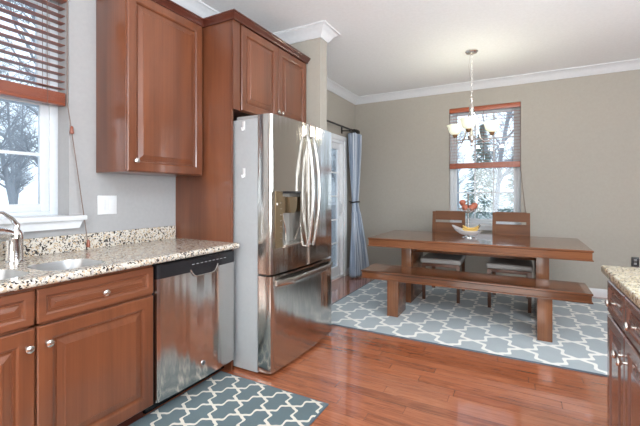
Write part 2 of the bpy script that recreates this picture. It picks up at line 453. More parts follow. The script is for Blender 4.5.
# ---- windows (frames, two sashes with muntins, glass)
def window(name, a0, a1, z0, z1, plane, side, cols=3, sillx=.08, apron=True):
    """side 'left': plane is x of inner frame face, a = y; side 'back': plane is y, a = x"""
    w = bpy.data.objects.new(name, None); COL.objects.link(w); w['kind'] = 'structure'; ORG[w.name] = Vector((0, 0, 0))
    sg = -1 if side == 'left' else 1
    def B(m, u0, u1, d0, d1, q0, q1, bev=0):       # d = depth outward from plane
        e0, e1 = sorted((plane + sg * d0, plane + sg * d1))
        if side == 'left': m.box(e0, e1, u0, u1, q0, q1, bev=bev)
        else: m.box(u0, u1, e0, e1, q0, q1, bev=bev)
    fr = MB(); F = .045
    B(fr, a0, a0 + F, 0, .09, z0, z1, .003); B(fr, a1 - F, a1, 0, .09, z0, z1, .003)
    B(fr, a0 + F, a1 - F, 0, .09, z1 - F, z1, .003); B(fr, a0 + F, a1 - F, 0, .09, z0, z0 + .025, .003)
    fr.build('window_frame', 'whitewin', w)
    zm = (z0 + z1) / 2 + (.0)
    R = .045
    for nm, q0, q1, d in (('lower_sash', z0 + .025, zm + .02, .012), ('upper_sash', zm - .02, z1 - F, .045)):
        s = MB(); b0, b1 = a0 + F, a1 - F
        B(s, b0, b0 + R, d, d + .03, q0, q1, .003); B(s, b1 - R, b1, d, d + .03, q0, q1, .003)
        B(s, b0 + R, b1 - R, d, d + .03, q0, q0 + R, .003); B(s, b0 + R, b1 - R, d, d + .03, q1 - R * .8, q1, .003)
        gw = (b1 - b0 - 2 * R) / cols
        for k in range(1, cols): B(s, b0 + R + gw * k - .009, b0 + R + gw * k + .009, d + .004, d + .026, q0 + R, q1 - R * .8)
        qm = (q0 + R + q1 - R * .8) / 2
        B(s, b0 + R, b1 - R, d + .005, d + .025, qm - .009, qm + .009)
        so = s.build(nm, 'whitewin', w)
        p = MB(); B(p, b0 + R - .004, b1 - R + .004, d + .013, d + .017, q0 + R - .004, q1 - R * .8 + .004)
        p.build('pane', 'glass', so)
    if apron:
        s = MB(); ov = .075
        wallp = XL if side == 'left' else YB
        e = wallp + (-sg) * sillx
        if side == 'left':
            s.box(plane, wallp + .001, a0, a1, z0 - .03, z0); s.box(wallp + .001, e, a0 - ov, a1 + ov, z0 - .028, z0, bev=.006)
        else:
            s.box(a0, a1, wallp - .001, plane, z0 - .03, z0); s.box(a0 - ov, a1 + ov, e, wallp - .001, z0 - .028, z0, bev=.006)
        s.build('window_sill', 'white', w)
        ap = [(a0 - ov + .01, z0 - .028), (a1 + ov - .01, z0 - .028), (a1 + ov - .035, z0 - .075), (a0 - ov + .035, z0 - .075)]
        am = MB()
        if side == 'left': am.prism(ap, wallp, wallp + .035, 'x')
        else: am.prism(ap, wallp - .035, wallp, 'y')
        am.build('apron', 'white', w)
    return w
window('window_1', KW[0], KW[1], KW[2], KW[3], XL - .12, 'left', sillx=.06)
window('window_2', DW_[0], DW_[1], DW_[2], DW_[3], YB + .10, 'back', sillx=.04)
def big_window(name, side):
    w = bpy.data.objects.new(name, None); COL.objects.link(w); w['kind'] = 'structure'; ORG[w.name] = Vector((0, 0, 0))
    m = MB()
    if side == 'front':
        for a in (FW[0], (FW[0] + FW[1]) / 2 - .04, FW[1] - .08): m.box(a, a + .08, YF - .16, YF - .08, FW[2], FW[3])
        m.box(FW[0], FW[1], YF - .15, YF - .09, FW[2], FW[2] + .08); m.box(FW[0], FW[1], YF - .15, YF - .09, FW[3] - .08, FW[3])
        g = MB().box(FW[0] + .01, FW[1] - .01, YF - .125, YF - .12, FW[2] + .01, FW[3] - .01)
    else:
        for a in (RW[0], (RW[0] + RW[1]) / 2 - .04, RW[1] - .08): m.box(XR + .08, XR + .16, a, a + .08, RW[2], RW[3])
        m.box(XR + .09, XR + .15, RW[0], RW[1], RW[2], RW[2] + .08); m.box(XR + .09, XR + .15, RW[0], RW[1], RW[3] - .08, RW[3])
        g = MB().box(XR + .12, XR + .125, RW[0] + .01, RW[1] - .01, RW[2] + .01, RW[3] - .01)
    f = m.build('window_frame', 'whitewin', w); g.build('pane', 'glass', f)
big_window('added_window_front', 'front'); big_window('added_window_right', 'right')  # unseen windows, added to let more light into the room

# ---- patio door in the left wall
d = bpy.data.objects.new('door_1', None); COL.objects.link(d); d['kind'] = 'structure'; ORG[d.name] = Vector((0, 0, 0))
m = MB(); y0, y1, zt = PD[0], PD[1], PD[3]
m.box(XL, XL + .018, y0 - .075, y0, 0, zt + .07, bev=.004); m.box(XL, XL + .018, y1, y1 + .075, 0, zt + .07, bev=.004); m.box(XL, XL + .018, y0, y1, zt, zt + .07, bev=.004)
m.build('casing', 'whitedoor', d)
m = MB(); m.box(XL - .125, XL, y0, y0 + .04, 0, zt); m.box(XL - .125, XL, y1 - .04, y1, 0, zt); m.box(XL - .125, XL, y0 + .04, y1 - .04, zt - .04, zt); m.box(XL - .125, XL, y0 + .04, y1 - .04, 0, .03)
m.build('door_frame', 'whitedoor', d)
ym = (y0 + y1) / 2
for nm, a0, a1, dx in (('fixed_panel', y0 + .04, ym + .04, -.11), ('sliding_panel', ym - .04, y1 - .04, -.06)):
    m = MB(); x0, x1 = XL + dx - .02, XL + dx + .02; R = .085
    m.box(x0, x1, a0, a0 + R, .03, zt - .04, bev=.003); m.box(x0, x1, a1 - R, a1, .03, zt - .04, bev=.003)
    m.box(x0, x1, a0 + R, a1 - R, .03, .17, bev=.003); m.box(x0, x1, a0 + R, a1 - R, zt - .13, zt - .04, bev=.003)
    gw = (a1 - a0 - 2 * R) / 3
    for k in (1, 2): m.box(x0 + .012, x1 - .012, a0 + R + gw * k - .01, a0 + R + gw * k + .01, .17, zt - .13)
    gh = (zt - .30) / 5
    for k in range(1, 5): m.box(x0 + .012, x1 - .012, a0 + R, a1 - R, .17 + gh * k - .01, .17 + gh * k + .01)
    po = m.build(nm, 'whitedoor', d)
    MB().box(XL + dx - .003, XL + dx + .003, a0 + R - .004, a1 - R + .004, .166, zt - .126).build('pane', 'glass', po)
    if nm == 'sliding_panel':
        h = MB(); hx = x1
        h.box(hx, hx + .012, a1 - .062, a1 - .022, .93, 1.15, bev=.004)
        h.tube([(hx + .01, a1 - .042, .97), (hx + .045, a1 - .042, .985), (hx + .045, a1 - .042, 1.095), (hx + .01, a1 - .042, 1.11)], .009)
        h.build('door_handle', 'whitep', po)

# ------------------------------------------------------------------ cabinets
def door_mesh(m, u0, u1, v0, v1, face, n, axis, fw=.058, th=.020, deep=.014, raised=True):
    """raised panel door. axis 'x': faces +-x at x=face, u=y, v=z ; n = +1/-1"""
    prof = [(0, 0), (0, th - .004), (.004, th), (fw - .012, th), (fw - .004, th - .004), (fw, th - deep)]
    if raised: prof += [(fw + .008, th - deep), (fw + .010, th - deep + .004), (fw + .038, th - .003), (fw + .040, th)]
    rings = []
    for i, dd in prof:
        i = min(i, (u1 - u0) / 2 - .004, (v1 - v0) / 2 - .004)
        q = [(u0 + i, v0 + i), (u1 - i, v0 + i), (u1 - i, v1 - i), (u0 + i, v1 - i)]
        rings.append([(face + n * dd, a, b) if axis == 'x' else (a, face + n * dd, b) for a, b in q])
    return m.loops(rings)
def knob(parent, x, y, z, n=1, mat='nickel'):
    m = MB().lathe([(.007, 0), (.006, .010), (.006, .014), (.014, .020), (.0165, .026), (.015, .031), (.008, .034), (0, .0345)], (x, y, z), 'x', 16, n)
    return m.build('knob', mat, parent)
WX = XL + .002
# upper wall cabinet
UX = -2.072   # box front; door face at -2.042
uc = thing('wall_cabinet', 'cherry upper cabinet with one raised panel door beside the kitchen window', 'cabinet', (-2.2, 1.69, 1.39))
box_obj('body', 'cherry', (WX, UX, 1.383, 1.992, 1.392, 2.50), uc, .002)
dm = MB(); door_mesh(dm, 1.387, 1.968, 1.396, 2.485, UX, 1, 'x', .062)
dd = dm.build('door', 'cherry', uc, ang=12); knob(dd, UX + .02, 1.428, 1.459)
CC = [(-.020, -.003), (.010, -.003), (.014, .012), (.030, .026), (.034, .034), (.040, .036), (.040, .045), (-.020, .045)]
cp = [(WX, 1.383), (UX, 1.383), (UX, 1.99)]
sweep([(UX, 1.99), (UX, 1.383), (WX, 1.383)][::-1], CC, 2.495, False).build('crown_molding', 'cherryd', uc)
# refrigerator surround
rc = thing('refrigerator_cabinet', 'tall cherry panel and two-door cabinet built around the refrigerator', 'cabinet', (-2.0, 2.5, 0))
box_obj('side_panel', 'cherry', (WX, -1.800, 2.0, 2.022, 0, 2.50), rc, .001)
box_obj('body', 'cherry', (WX, -1.798, 2.022, 3.022, 1.862, 2.50), rc)
box_obj('face_frame', 'cherry', (-1.798, -1.782, 2.000, 2.070, 1.862, 2.50), rc)
for a0, a1, ky in ((2.088, 2.548, 2.525), (2.556, 3.012, 2.580)):
    dm = MB(); door_mesh(dm, a0, a1, 1.868, 2.488, -1.798, 1, 'x', .062)
    dd = dm.build('door', 'cherry', rc, ang=12); knob(dd, -1.778, ky, 1.935)
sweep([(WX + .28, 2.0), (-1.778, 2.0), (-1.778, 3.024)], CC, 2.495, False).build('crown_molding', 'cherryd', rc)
# base cabinet under the sink
BX = -1.786
bc = thing('base_cabinet', 'cherry sink base cabinet with two drawer fronts and two raised panel doors', 'cabinet', (-2.07, .78, 0))
m = MB(); t_ = .018
m.box(WX, BX, .222, .24, .1, .872); m.box(WX, BX, 1.330, 1.348, .1, .872); m.box(WX, BX, .24, 1.33, .1, .118); m.box(WX, WX + .01, .24, 1.33, .118, .872)
m.box(BX - .010, BX, .24, 1.33, .70, .73); m.box(BX - .010, BX, .24, 1.33, .845, .872); m.box(BX - .010, BX, .765, .805, .118, .845)
m.build('body', 'cherry', bc)
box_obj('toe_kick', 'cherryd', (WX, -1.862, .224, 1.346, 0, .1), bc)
for a0, a1, ky in ((.226, .780, .752), (.790, 1.344, .825)):
    dm = MB(); door_mesh(dm, a0, a1, .713, .858, BX, 1, 'x', .042, .02, .010)
    dd = dm.build('drawer', 'cherryh', bc, ang=12); knob(dd, BX + .02, (a0 + a1) / 2, .783)
    dm = MB(); door_mesh(dm, a0, a1, .100, .699, BX, 1, 'x', .068)
    dd = dm.build('door', 'cherry', bc, ang=12); knob(dd, BX + .02, ky, .627)
# countertop with two sink cut-outs
def rrect(x0, x1, y0, y1, r, n=6):
    return (arc((x1 - r, y1 - r), r, 0, PI / 2, n) + arc((x0 + r, y1 - r), r, PI / 2, PI, n) + arc((x0 + r, y0 + r), r, PI, 1.5 * PI, n) + arc((x1 - r, y0 + r), r, 1.5 * PI, 2 * PI, n))
B1 = rrect(-2.085, -1.800, .855, 1.135, .09); B2 = rrect(-2.10, -1.815, .43, .815, .09)
def slab(outer, holes, z0, z1):
    from mathutils.geometry import tessellate_polygon
    t = bmesh.new(); lps = [[Vector((p[0], p[1], z1)) for p in lp] for lp in [outer] + holes]
    vs = [t.verts.new(p) for lp in lps for p in lp]
    for tri in tessellate_polygon(lps):
        try: t.faces.new([vs[i] for i in tri])
        except ValueError: pass
    r = bmesh.ops.extrude_face_region(t, geom=t.faces[:])
    bmesh.ops.translate(t, vec=(0, 0, z0 - z1), verts=[v for v in r['geom'] if isinstance(v, bmesh.types.BMVert)])
    mm = MB(); mm._merge(t); return mm
ct = thing('granite_countertop', 'speckled granite countertop over the sink cabinet and dishwasher', 'countertop', (-2.05, 1.1, .876))
m = slab([(WX, .18), (-1.742, .18), (-1.742, 1.9985), (WX, 1.9985)], [B1, B2], .876, .914)
m.tube([(-1.742, .18, .895), (-1.742, 1.9985, .895)], .019, 14)
m.build('worktop', 'granite', ct)
box_obj('backsplash', 'granite', (WX, WX + .02, .18, 1.985, .914, 1.012), ct, .003)
# undermount sink
sk = thing('kitchen_sink', 'stainless double bowl sink set into the granite countertop', 'sink', (-1.95, .8, .70))
for nm, P in (('bowl', B1), ('bowl', B2)):
    cx = sum(p[0] for p in P) / len(P); cy = sum(p[1] for p in P) / len(P)
    def sc(k, z): return [(cx + (p[0] - cx) * k, cy + (p[1] - cy) * k, z) for p in P]
    m = MB().loops([sc(.997, .9115), sc(.985, .9115), sc(.975, .86), sc(.95, .73), sc(.88, .705), sc(.2, .700)], False, True)
    bo = m.build(nm, 'sinksteel', sk)
    MB().lathe([(.036, 0), (.036, .004), (.026, .005), (.02, .002), (0, .002)], (cx, cy, .7005), 'z', 20).build('drain', 'chrome', bo)
# faucet
fa = thing('kitchen_faucet', 'chrome pull-out kitchen faucet behind the sink', 'faucet', (-2.21, .89, .914))
fx, fy = -2.225, .895
MB().lathe([(.043, 0), (.043, .006), (.038, .012), (.036, .05), (.035, .09), (.037, .12), (.036, .145), (.026, .162), (0, .165)], (fx, fy, .9145), 'z', 24).build('base', 'chrome', fa)
pts = []; sd = Vector((.30, -.95)).normalized()
for i in range(13):
    a = PI * .86 * i / 12; r_ = .012 + .085 - .085 * math.cos(a)
    pts.append((fx + sd.x * r_, fy + sd.y * r_, 1.035 + .045 * math.sin(a) - .002 * i))
pts += [(fx + sd.x * .192, fy + sd.y * .192, 1.005)]
MB().tube(pts, [.028] * 5 + [.030, .032, .034, .037, .039, .041, .041, .040, .036], 16).build('spout', 'chrome', fa)
MB().tube([(fx, fy + .004, 1.06), (fx - .004, fy + .012, 1.10), (fx + .004, fy - .015, 1.135), (fx + .015, fy - .055, 1.165), (fx + .02, fy - .085, 1.168)], [.018, .015, .011, .008, .006], 12).build('handle', 'chrome', fa)

# ------------------------------------------------------------------ dishwasher
dw = thing('dishwasher', 'stainless dishwasher with black control panel under the countertop', 'dishwasher', (-2.0, 1.67, 0))
dy0, dy1 = 1.362, 1.996
box_obj('body', 'black', (WX + .02, -1.79, dy0 - .008, dy1 + .002, .10, .868), dw)
DX = -1.752
def curved_front(ya, yb, xe, bulge, xback, yc, hw, r=.012, n=24):
    P = [(xback, ya)]
    ys = [ya + (yb - ya) * i / n for i in range(n + 1)]
    f = lambda y: xe + bulge * (1 - ((y - yc) / hw) ** 2)
    P += [(f(ya) - r, ya), (f(ya) - r * .3, ya + r * .3)] + [(f(y), y) for y in [ya + r] + ys[1:-1] + [yb - r]] + [(f(yb) - r * .3, yb - r * .3), (f(yb) - r, yb)]
    P += [(xback, yb)]
    return P
MB().prism(curved_front(dy0, dy1, DX - .012, .012, -1.788, (dy0 + dy1) / 2, .313), .098, .782, 'z').build('door_panel', 'steeldw', dw)
cpn = MB().prism(curved_front(dy0, dy1, DX - .010, .012, -1.788, (dy0 + dy1) / 2, .313), .784, .860, 'z').build('control_panel', 'black', dw)
yc = 1.70
hp = [(yc - .115, .800), (yc - .10, .775), (yc - .085, .757), (yc - .06, .751), (yc + .06, .751), (yc + .085, .757), (yc + .10, .775), (yc + .115, .800)]
MB().prism(hp, DX - .004, DX + .004, 'x', .002).build('handle_pocket', 'black', dw)
rim = [(DX + .003, p[0], p[1]) for p in hp]
MB().tube(rim, .0045, 8).build('handle_rim', 'steelbar', dw)
for k in range(9): MB().box(DX + .0015, DX + .004, 1.60 + k * .034, 1.618 + k * .034, .826, .829).build('button', 'midgrey', cpn)
bdg = MB().lathe([(.017, 0), (.017, .003), (.014, .004)], (DX - .0005, 1.692, .194), 'x', 24).build('badge', 'chrome', dw)
MB().lathe([(.0125, 0), (.0125, .0008)], (DX + .0034, 1.692, .194), 'x', 20).build('badge_face', 'darkgrey', bdg)
box_obj('toe_kick', 'black', (-2.2, -1.862, dy0, dy1, .011, .098), dw)
for y in (1.40, 1.95): pass

# ------------------------------------------------------------------ refrigerator
fr = thing('refrigerator', 'stainless french door refrigerator with bottom freezer and water dispenser', 'refrigerator', (-1.9, 2.5, 0))
fy0, fy1, fyc, fhw = 2.045, 2.985, 2.515, .470
m = MB().box(-2.30, -1.604, fy0, fy1, .014, 1.785, bev=.004)
body = m.build('body', 'fridgeside', fr)
for y in (fy0 + .06, fy1 - .06): MB().lathe([(.02, 0), (.02, .015)], (-1.68, y, 0), 'z', 14).build('foot', 'black', body)
for y in (fy0 + .012, fy1 - .112): MB().box(-1.80, -1.60, y, y + .10, 1.786, 1.812, bev=.006).build('hinge_cover', 'midgrey', fr)
box_obj('bottom_grille', 'black', (-1.603, -1.570, fy0 + .02, fy1 - .02, .016, .027), fr)
XE, BU, XB = -1.490, .022, -1.598
def fpoly(a, b, xb=XB, r=.022): return curved_front(a, b, XE, BU, xb, fyc, fhw, r, 22)
def fx_at(y): return XE + BU * (1 - ((y - fyc) / fhw) ** 2)
def fstrip(a, b, xb=XB, n=14):
    ys = [a + (b - a) * i / n for i in range(n + 1)]
    return [(xb, a)] + [(fx_at(y), y) for y in ys] + [(xb, b)]
z0, z1 = .702, 1.808
dq0, dq1, dz0, dz1 = 2.172, 2.400, .880, 1.275
def cut_edge_poly(a, b, ra, rb, xb=XB):
    P = fpoly(a, b, xb); return P
m = MB()
m.prism(fpoly(fy0 + .002, 2.510), z0, dz0, 'z'); m.prism(fpoly(fy0 + .002, 2.510), dz1, z1, 'z')
# the left and right cheeks beside the dispenser niche
P = curved_front(fy0 + .002, dq0, XE, BU, XB, fyc, fhw, .022, 10)
P = [p for p in P if p[1] < dq0 - .0225] + [(fx_at(dq0), dq0), (XB, dq0)]
m.prism(P, dz0, dz1, 'z')
P = curved_front(dq1, 2.510, XE, BU, XB, fyc, fhw, .022, 8)
P = [(XB, dq1), (fx_at(dq1), dq1)] + [p for p in P if p[1] > dq1 + .0225]
m.prism(P, dz0, dz1, 'z')
ld = m.build('left_door', 'steel', fr)
MB().box(XB, XB + .03, dq0 + .001, dq1 - .001, dz0 + .001, dz1 - .001).build('dispenser_niche', 'niche', ld)
m = MB(); m.prism([(fx_at(y) + .0005, y) for y in (2.092, 2.11, 2.13, 2.15, 2.169)] + [(fx_at(y) + .005, y) for y in (2.169, 2.15, 2.13, 2.11, 2.092)], dz0, dz1, 'z')
tp = m.build('touch_panel', 'bronze', ld)
m = MB()
for k in range(7):
    zz = .94 + k * .042; y = 2.148; m = MB(); m.box(fx_at(y) + .003, fx_at(y) + .0065, y - .010, y + .010, zz, zz + .006); m.build('button', 'nickel', tp)
MB().lathe([(.009, 0), (.009, .004)], (fx_at(2.107) + .002, 2.107, 1.187), 'x', 14).build('indicator', 'whitep', tp)
m = MB(); m.box(XB + .02, fx_at(2.32) + .010, dq0 + .004, dq1 - .004, 1.262, 1.278, bev=.003)
m.build('dispenser_lip', 'black', ld)
m = MB(); m.box(XB + .03, fx_at(2.32) - .012, 2.180, 2.215, 1.12, 1.24); m.prism([(2.222, 1.235), (2.345, 1.235), (2.335, 1.15), (2.315, 1.118), (2.250, 1.118), (2.232, 1.15)], XB + .03, fx_at(2.32) + .012, 'x', .005)
m.build('spout_housing', 'bronze', ld)
m = MB(); m.tube([(XB + .05, 2.262, 1.125), (XB + .055, 2.300, 1.0), (XB + .035, 2.335, .905)], .007, 10)
m.build('paddle', 'nickel', ld)
m = MB(); m.box(XB + .029, fx_at(2.32) + .014, dq0 + .004, dq1 - .004, dz0 - .004, dz0 + .012, bev=.003)
m.build('drip_tray', 'nickel', ld)
MB().prism(fpoly(2.520, fy1 - .002), z0, z1, 'z').build('right_door', 'steel', fr)
MB().prism(fpoly(fy0 + .002, fy1 - .002), .028, .688, 'z').build('freezer_drawer', 'steel', fr)
# gasket between doors and body
box_obj('gasket', 'darkgrey', (-1.603, -1.599, fy0 + .012, fy1 - .012, .03, 1.79), fr)
for y in (2.474, 2.556):
    pts = [(fx_at(y) - .004, y, .855)]
    for i in range(15):
        t = i / 14; pts.append((fx_at(y) + .022 + .052 * math.sin(PI * t) ** .8, y + (.008 if y > 2.52 else -.008) * math.sin(PI * t), .855 + .85 * t))
    pts.append((fx_at(y) - .004, y, 1.705))
    MB().tube(pts, [.011] + [.0118] * 15 + [.011], 12).build('door_handle', 'steelbar', fr)
pts = []
hy0, hy1 = 2.088, 2.945
rings = []
for i in range(25):
    t = i / 24; y = hy0 + (hy1 - hy0) * t
    x = fx_at(y) + .012 + .038 * min(1, math.sin(PI * t) * 2.2); zc = .640
    rings.append([(x - .012, y, zc + .020), (x + .004, y, zc + .016), (x + .010, y, zc - .004), (x + .006, y, zc - .022), (x - .012, y, zc - .020)])
m = MB().loops(rings)
for y in (hy0 + .01, hy1 - .01): m.box(fx_at(y) - .006, fx_at(y) + .012, y - .012, y + .012, .622, .658)
m.build('drawer_handle', 'steelbar', fr)
# hooks stuck on the side of the refrigerator
for k, (hx, hz, lb) in enumerate(((-1.722, 1.738, 'white adhesive hook near the top of the grey refrigerator side'), (-1.72, 1.405, 'white adhesive hook at mid height on the grey refrigerator side'))):
    t = thing('adhesive_hook', lb, 'hook', (hx, fy0, hz), 'hooks on the refrigerator side')
    MB().box(hx - .011, hx + .011, fy0 - .0045, fy0 - .0005, hz - .030, hz + .034, bev=.0018).build('backplate', 'whitep', t)
    MB().tube([(hx, fy0 - .004, hz - .008), (hx, fy0 - .010, hz - .030), (hx, fy0 - .022, hz - .034), (hx, fy0 - .026, hz - .022), (hx, fy0 - .026, hz - .012)], .0048, 10).build('hook', 'whitep', t)

# ------------------------------------------------------------------ kitchen wall details
sp_ = thing('switch_plate', 'white two-gang switch plate on the grey wall above the backsplash', 'switch', (XL, 1.455, 1.123))
MB().box(XL + .0005, XL + .006, 1.392, 1.518, 1.124, 1.246, bev=.002).build('plate', 'whitep', sp_)
for y in (1.425, 1.485):
    MB().box(XL + .006, XL + .010, y - .017, y + .017, 1.150, 1.220, bev=.0015).build('rocker', 'whitep', sp_)
wo = thing('wall_outlet', 'black duplex outlet low on the back wall past the island', 'outlet', (1.19, YB, .40))
MB().box(1.160, 1.232, YB - .006, YB - .0005, .40, .515, bev=.002).build('plate', 'black', wo)
for z in (.438, .478): MB().box(1.183, 1.209, YB - .009, YB - .006, z - .012, z + .012, bev=.002).build('socket', 'midgrey', wo)
# sticker on the kitchen window
st = thing('window_sticker', 'white shield shaped security sticker on the kitchen window pane', 'sticker', (-2.505, 1.085, 1.215))
gx = XL - .12 - .012 - .0128
sh = [(1.055, 1.293), (1.088, 1.300), (1.120, 1.293), (1.120, 1.250), (1.110, 1.232), (1.088, 1.216), (1.066, 1.232), (1.055, 1.250)]
sb = MB().prism(sh, gx + .0003, gx + .0011, 'x').build('sticker_face', 'whitep', st)
MB().box(gx + .0011, gx + .0014, 1.066, 1.110, 1.262, 1.270).box(gx + .0011, gx + .0014, 1.070, 1.106, 1.250, 1.256).build('faded_print', 'pink', sb)

# ------------------------------------------------------------------ blinds
def blind(label, group, a0, a1, zrail0, zrail1, zhead0, zhead1, c, side, cordpts, knobs, pitch, tilt, mat):
    sgn = 1 if side == 'left' else -1          # direction into the room along the depth axis
    def B(m, u0, u1, d0, d1, q0, q1, bev=0):
        e0, e1 = sorted((c + sgn * d0, c + sgn * d1))
        if side == 'left': m.box(e0, e1, u0, u1, q0, q1, bev=bev)
        else: m.box(u0, u1, e0, e1, q0, q1, bev=bev)
        return m
    def pt(u, dd, z): return (c + sgn * dd, u, z) if side == 'left' else (u, c + sgn * dd, z)
    t = thing('window_blind', label, 'blind', pt((a0 + a1) / 2, 0, zrail0), group)
    B(MB(), a0, a1, -.024, .034, zhead0, zhead1, .004).build('head_rail', mat, t)
    m = MB(); z = zrail1 + .025
    ct_, st_ = math.cos(tilt), math.sin(tilt)
    while z < zhead0 - .012:
        q = [(-.024, 0), (.024, 0)]
        cs = []
        for dd, hh in ((-.024, -.0014), (.024, -.0014), (.024, .0014), (-.024, .0014)):
            cs.append((dd * ct_ - hh * st_, z + dd * st_ + hh * ct_))
        m.prism([(c + sgn * p[0], p[1]) for p in cs] if side == 'left' else [(c + sgn * p[0], p[1]) for p in cs], a0 + .004, a1 - .004, 'y' if side == 'left' else 'x')
        z += pitch
    m.build('slats', mat, t)
    m = B(MB(), a0 + .003, a1 - .003, -.026, .026, zrail0, zrail0 + .02, .004)
    k = 0; z = zrail0 + .0205
    while z < zrail1 - .002:
        B(m, a0 + .004, a1 - .004, -.025, .025, z, z + .0035); z += .0043
    m.build('bottom_rail', mat, t)
    for u in (a0 + .10, (a0 + a1) / 2, a1 - .10):
        m = MB()
        m.tube([pt(u, -.028, zhead0), pt(u, -.028, zrail0 - .002), pt(u, .028, zrail0 - .002), pt(u, .028, zhead0)], .0016, 6)
        m.build('ladder_cord', 'cord', t)
    m = MB().tube([pt(*p) for p in cordpts], .0028, 8)
    co = m.build('pull_cord', 'cord', t)
    for (u, dd, z) in knobs:
        MB().lathe([(.003, .022), (.008, .016), (.0095, 0), (.012, -.018), (.010, -.024), (.003, -.026)], pt(u, dd, z), 'z', 12).build('tassel', mat, co)
    return t
blind('wide slat cherry wood blind half raised in the kitchen window', 'cherry wood window blinds', KW[0] + .004, KW[1] - .006, 1.782, 1.858, 2.405, 2.468, XL - .045, 'left',
      [(1.205, .062, 2.41), (1.204, .064, 1.80), (1.228, .064, 1.64), (1.312, .084, .955)], [(1.230, .064, 1.640), (1.314, .085, .955)], .0437, .02, 'blind')
blind('wide slat cherry wood blind half raised in the dining room window', 'cherry wood window blinds', DW_[0] + .003, DW_[1] - .003, 1.622, 1.700, 2.425, 2.488, YB + .040, 'back',
      [(.006, .05, 2.43), (.008, .055, 1.62), (.05, .055, 1.2), (.085, .055, .86)], [(.088, .055, .85)], .0437, -.10, 'blindx')

# ------------------------------------------------------------------ curtain and rod
rod = thing('curtain_rod', 'black iron curtain rod above the patio door', 'curtain rod', (-2.22, 4.2, 2.2))
RX, RZ = -2.225, 2.222
MB().tube([(RX, 3.30, RZ), (RX, 5.20, RZ)], .0125, 12).build('rod', 'rodblack', rod)
for y, s in ((5.20, 1), (3.30, -1)):
    MB().lathe([(.013, 0), (.030, .004), (.030, .02), (.024, .024), (.036, .045), (.036, .15), (.028, .168), (.0, .172)], (RX, y, RZ), 'y', 16, s).build('finial', 'rodblack', rod)
for y in (3.36, 5.06):
    MB().box(XL, XL + .012, y - .02, y + .02, RZ - .05, RZ + .05, bev=.003).tube([(XL + .01, y, RZ - .01), (RX, y, RZ - .016)], .007, 8).build('bracket', 'rodblack', rod)
rg = MB()
for k in range(5): rg.ring((RX, 5.085 + k * .028, RZ - .012), .026, .0028, 18, 'y')
rg.build('ring', 'rodblack', rod)
ct_ = thing('curtain', 'blue and white striped curtain gathered by a tieback beside the patio door', 'curtain', (-2.22, 5.25, 0))
NS, NZ = 120, 46
t = bmesh.new(); uvl = t.loops.layers.uv.new('UVMap')
def cw(z):  # (centre y, half width, centre x, amplitude)
    if z > 1.13:
        k = (z - 1.13) / (2.175 - 1.13)
        return 5.235 + .01 * k, .075 + .075 * min(1, k * 1.5) ** .8 + .012, -2.225, +.024 + .040 * k
    k = (1.13 - z) / 1.13
    return 5.235 + .035 * k, .075 + .165 * k ** .85, -2.225 + .055 * k, .024 + .05 * k
g = []
for j in range(NZ + 1):
    z = .018 + (2.178 - .018) * j / NZ; yc_, hw, xc, am = cw(z); row = []
    for i in range(NS + 1):
        s = i / NS; ph = s * 5 * 2 * PI
        row.append(t.verts.new((xc + am * math.sin(ph + .3 * math.sin(z * 3)) + .02 * math.sin(s * 9 + z) * (1 if z < 1 else .4) + .10 * (s - .5) * max(0, (1.13 - z) / 1.13), yc_ + hw * (2 * s - 1) + .012 * math.cos(ph), z)))
    g.append(row)
for j in range(NZ):
    for i in range(NS):
        f = t.faces.new((g[j][i], g[j][i + 1], g[j + 1][i + 1], g[j + 1][i]))
        for lp, (a, b) in zip(f.loops, ((i, j), (i + 1, j), (i + 1, j + 1), (i, j + 1))): lp[uvl].uv = (a / NS, b / NZ)
        f.smooth = True
t.transform(Matrix.Translation(-ORG[ct_.name]))
me = bpy.data.meshes.new('panel'); t.to_mesh(me); t.free(); me.materials.append(M['curtain'])
po = bpy.data.objects.new('panel', me); COL.objects.link(po); po.parent = ct_
so = po.modifiers.new('thickness', 'SOLIDIFY'); so.thickness = .003
m = MB()
pts = [(-2.225 + .062 * math.cos(a), 5.235 + .100 * math.sin(a), 1.13 + .012 * math.cos(a)) for a in [2 * PI * k / 24 for k in range(25)]]
m.tube(pts, .012, 8); m.tube([(-2.285, 5.28, 1.13), (-2.33, 5.33, 1.14), (XL + .003, 5.34, 1.145)], .006, 8)
m.build('tieback', 'rodblack', ct_)

# ------------------------------------------------------------------ dining table and bench
def top_slab(x0, x1, y0, y1, z0, z1):
    lp = []
    for off, z in ((.012, z0), (0, z0 + .002), (0, z0 + .010), (.009, z0 + .016), (.009, z1 - .022), (0, z1 - .014), (0, z1 - .003), (.003, z1)):
        lp.append([(x0 + off, y0 + off, z), (x1 - off, y0 + off, z), (x1 - off, y1 - off, z), (x0 + off, y1 - off, z)])
    return MB().loops(lp)
RZ_ = .012   # rug top
dt = thing('dining_table', 'long brown wooden dining table with slab legs on the trellis rug', 'table', (-.48, 4.5, RZ_))
top_slab(-1.535, .572, 3.984, 5.03, .660, .758).build('tabletop', 'table', dt)
for x in (-1.205, .140): box_obj('leg', 'tablev', (x, x + .112, 4.20, 4.80, RZ_, .662), dt, .004)
box_obj('stretcher', 'tablev', (-1.095, .142, 4.47, 4.53, .56, .662), dt, .003)
bn = thing('dining_bench', 'long brown wooden bench in front of the dining table', 'bench', (-.47, 3.79, RZ_))
top_slab(-1.454, .511, 3.579, 4.0, .385, .467).build('seat', 'table', bn)
for x in (-1.193, .130): box_obj('leg', 'tablev', (x, x + .112, 3.64, 3.94, RZ_, .387), bn, .004)

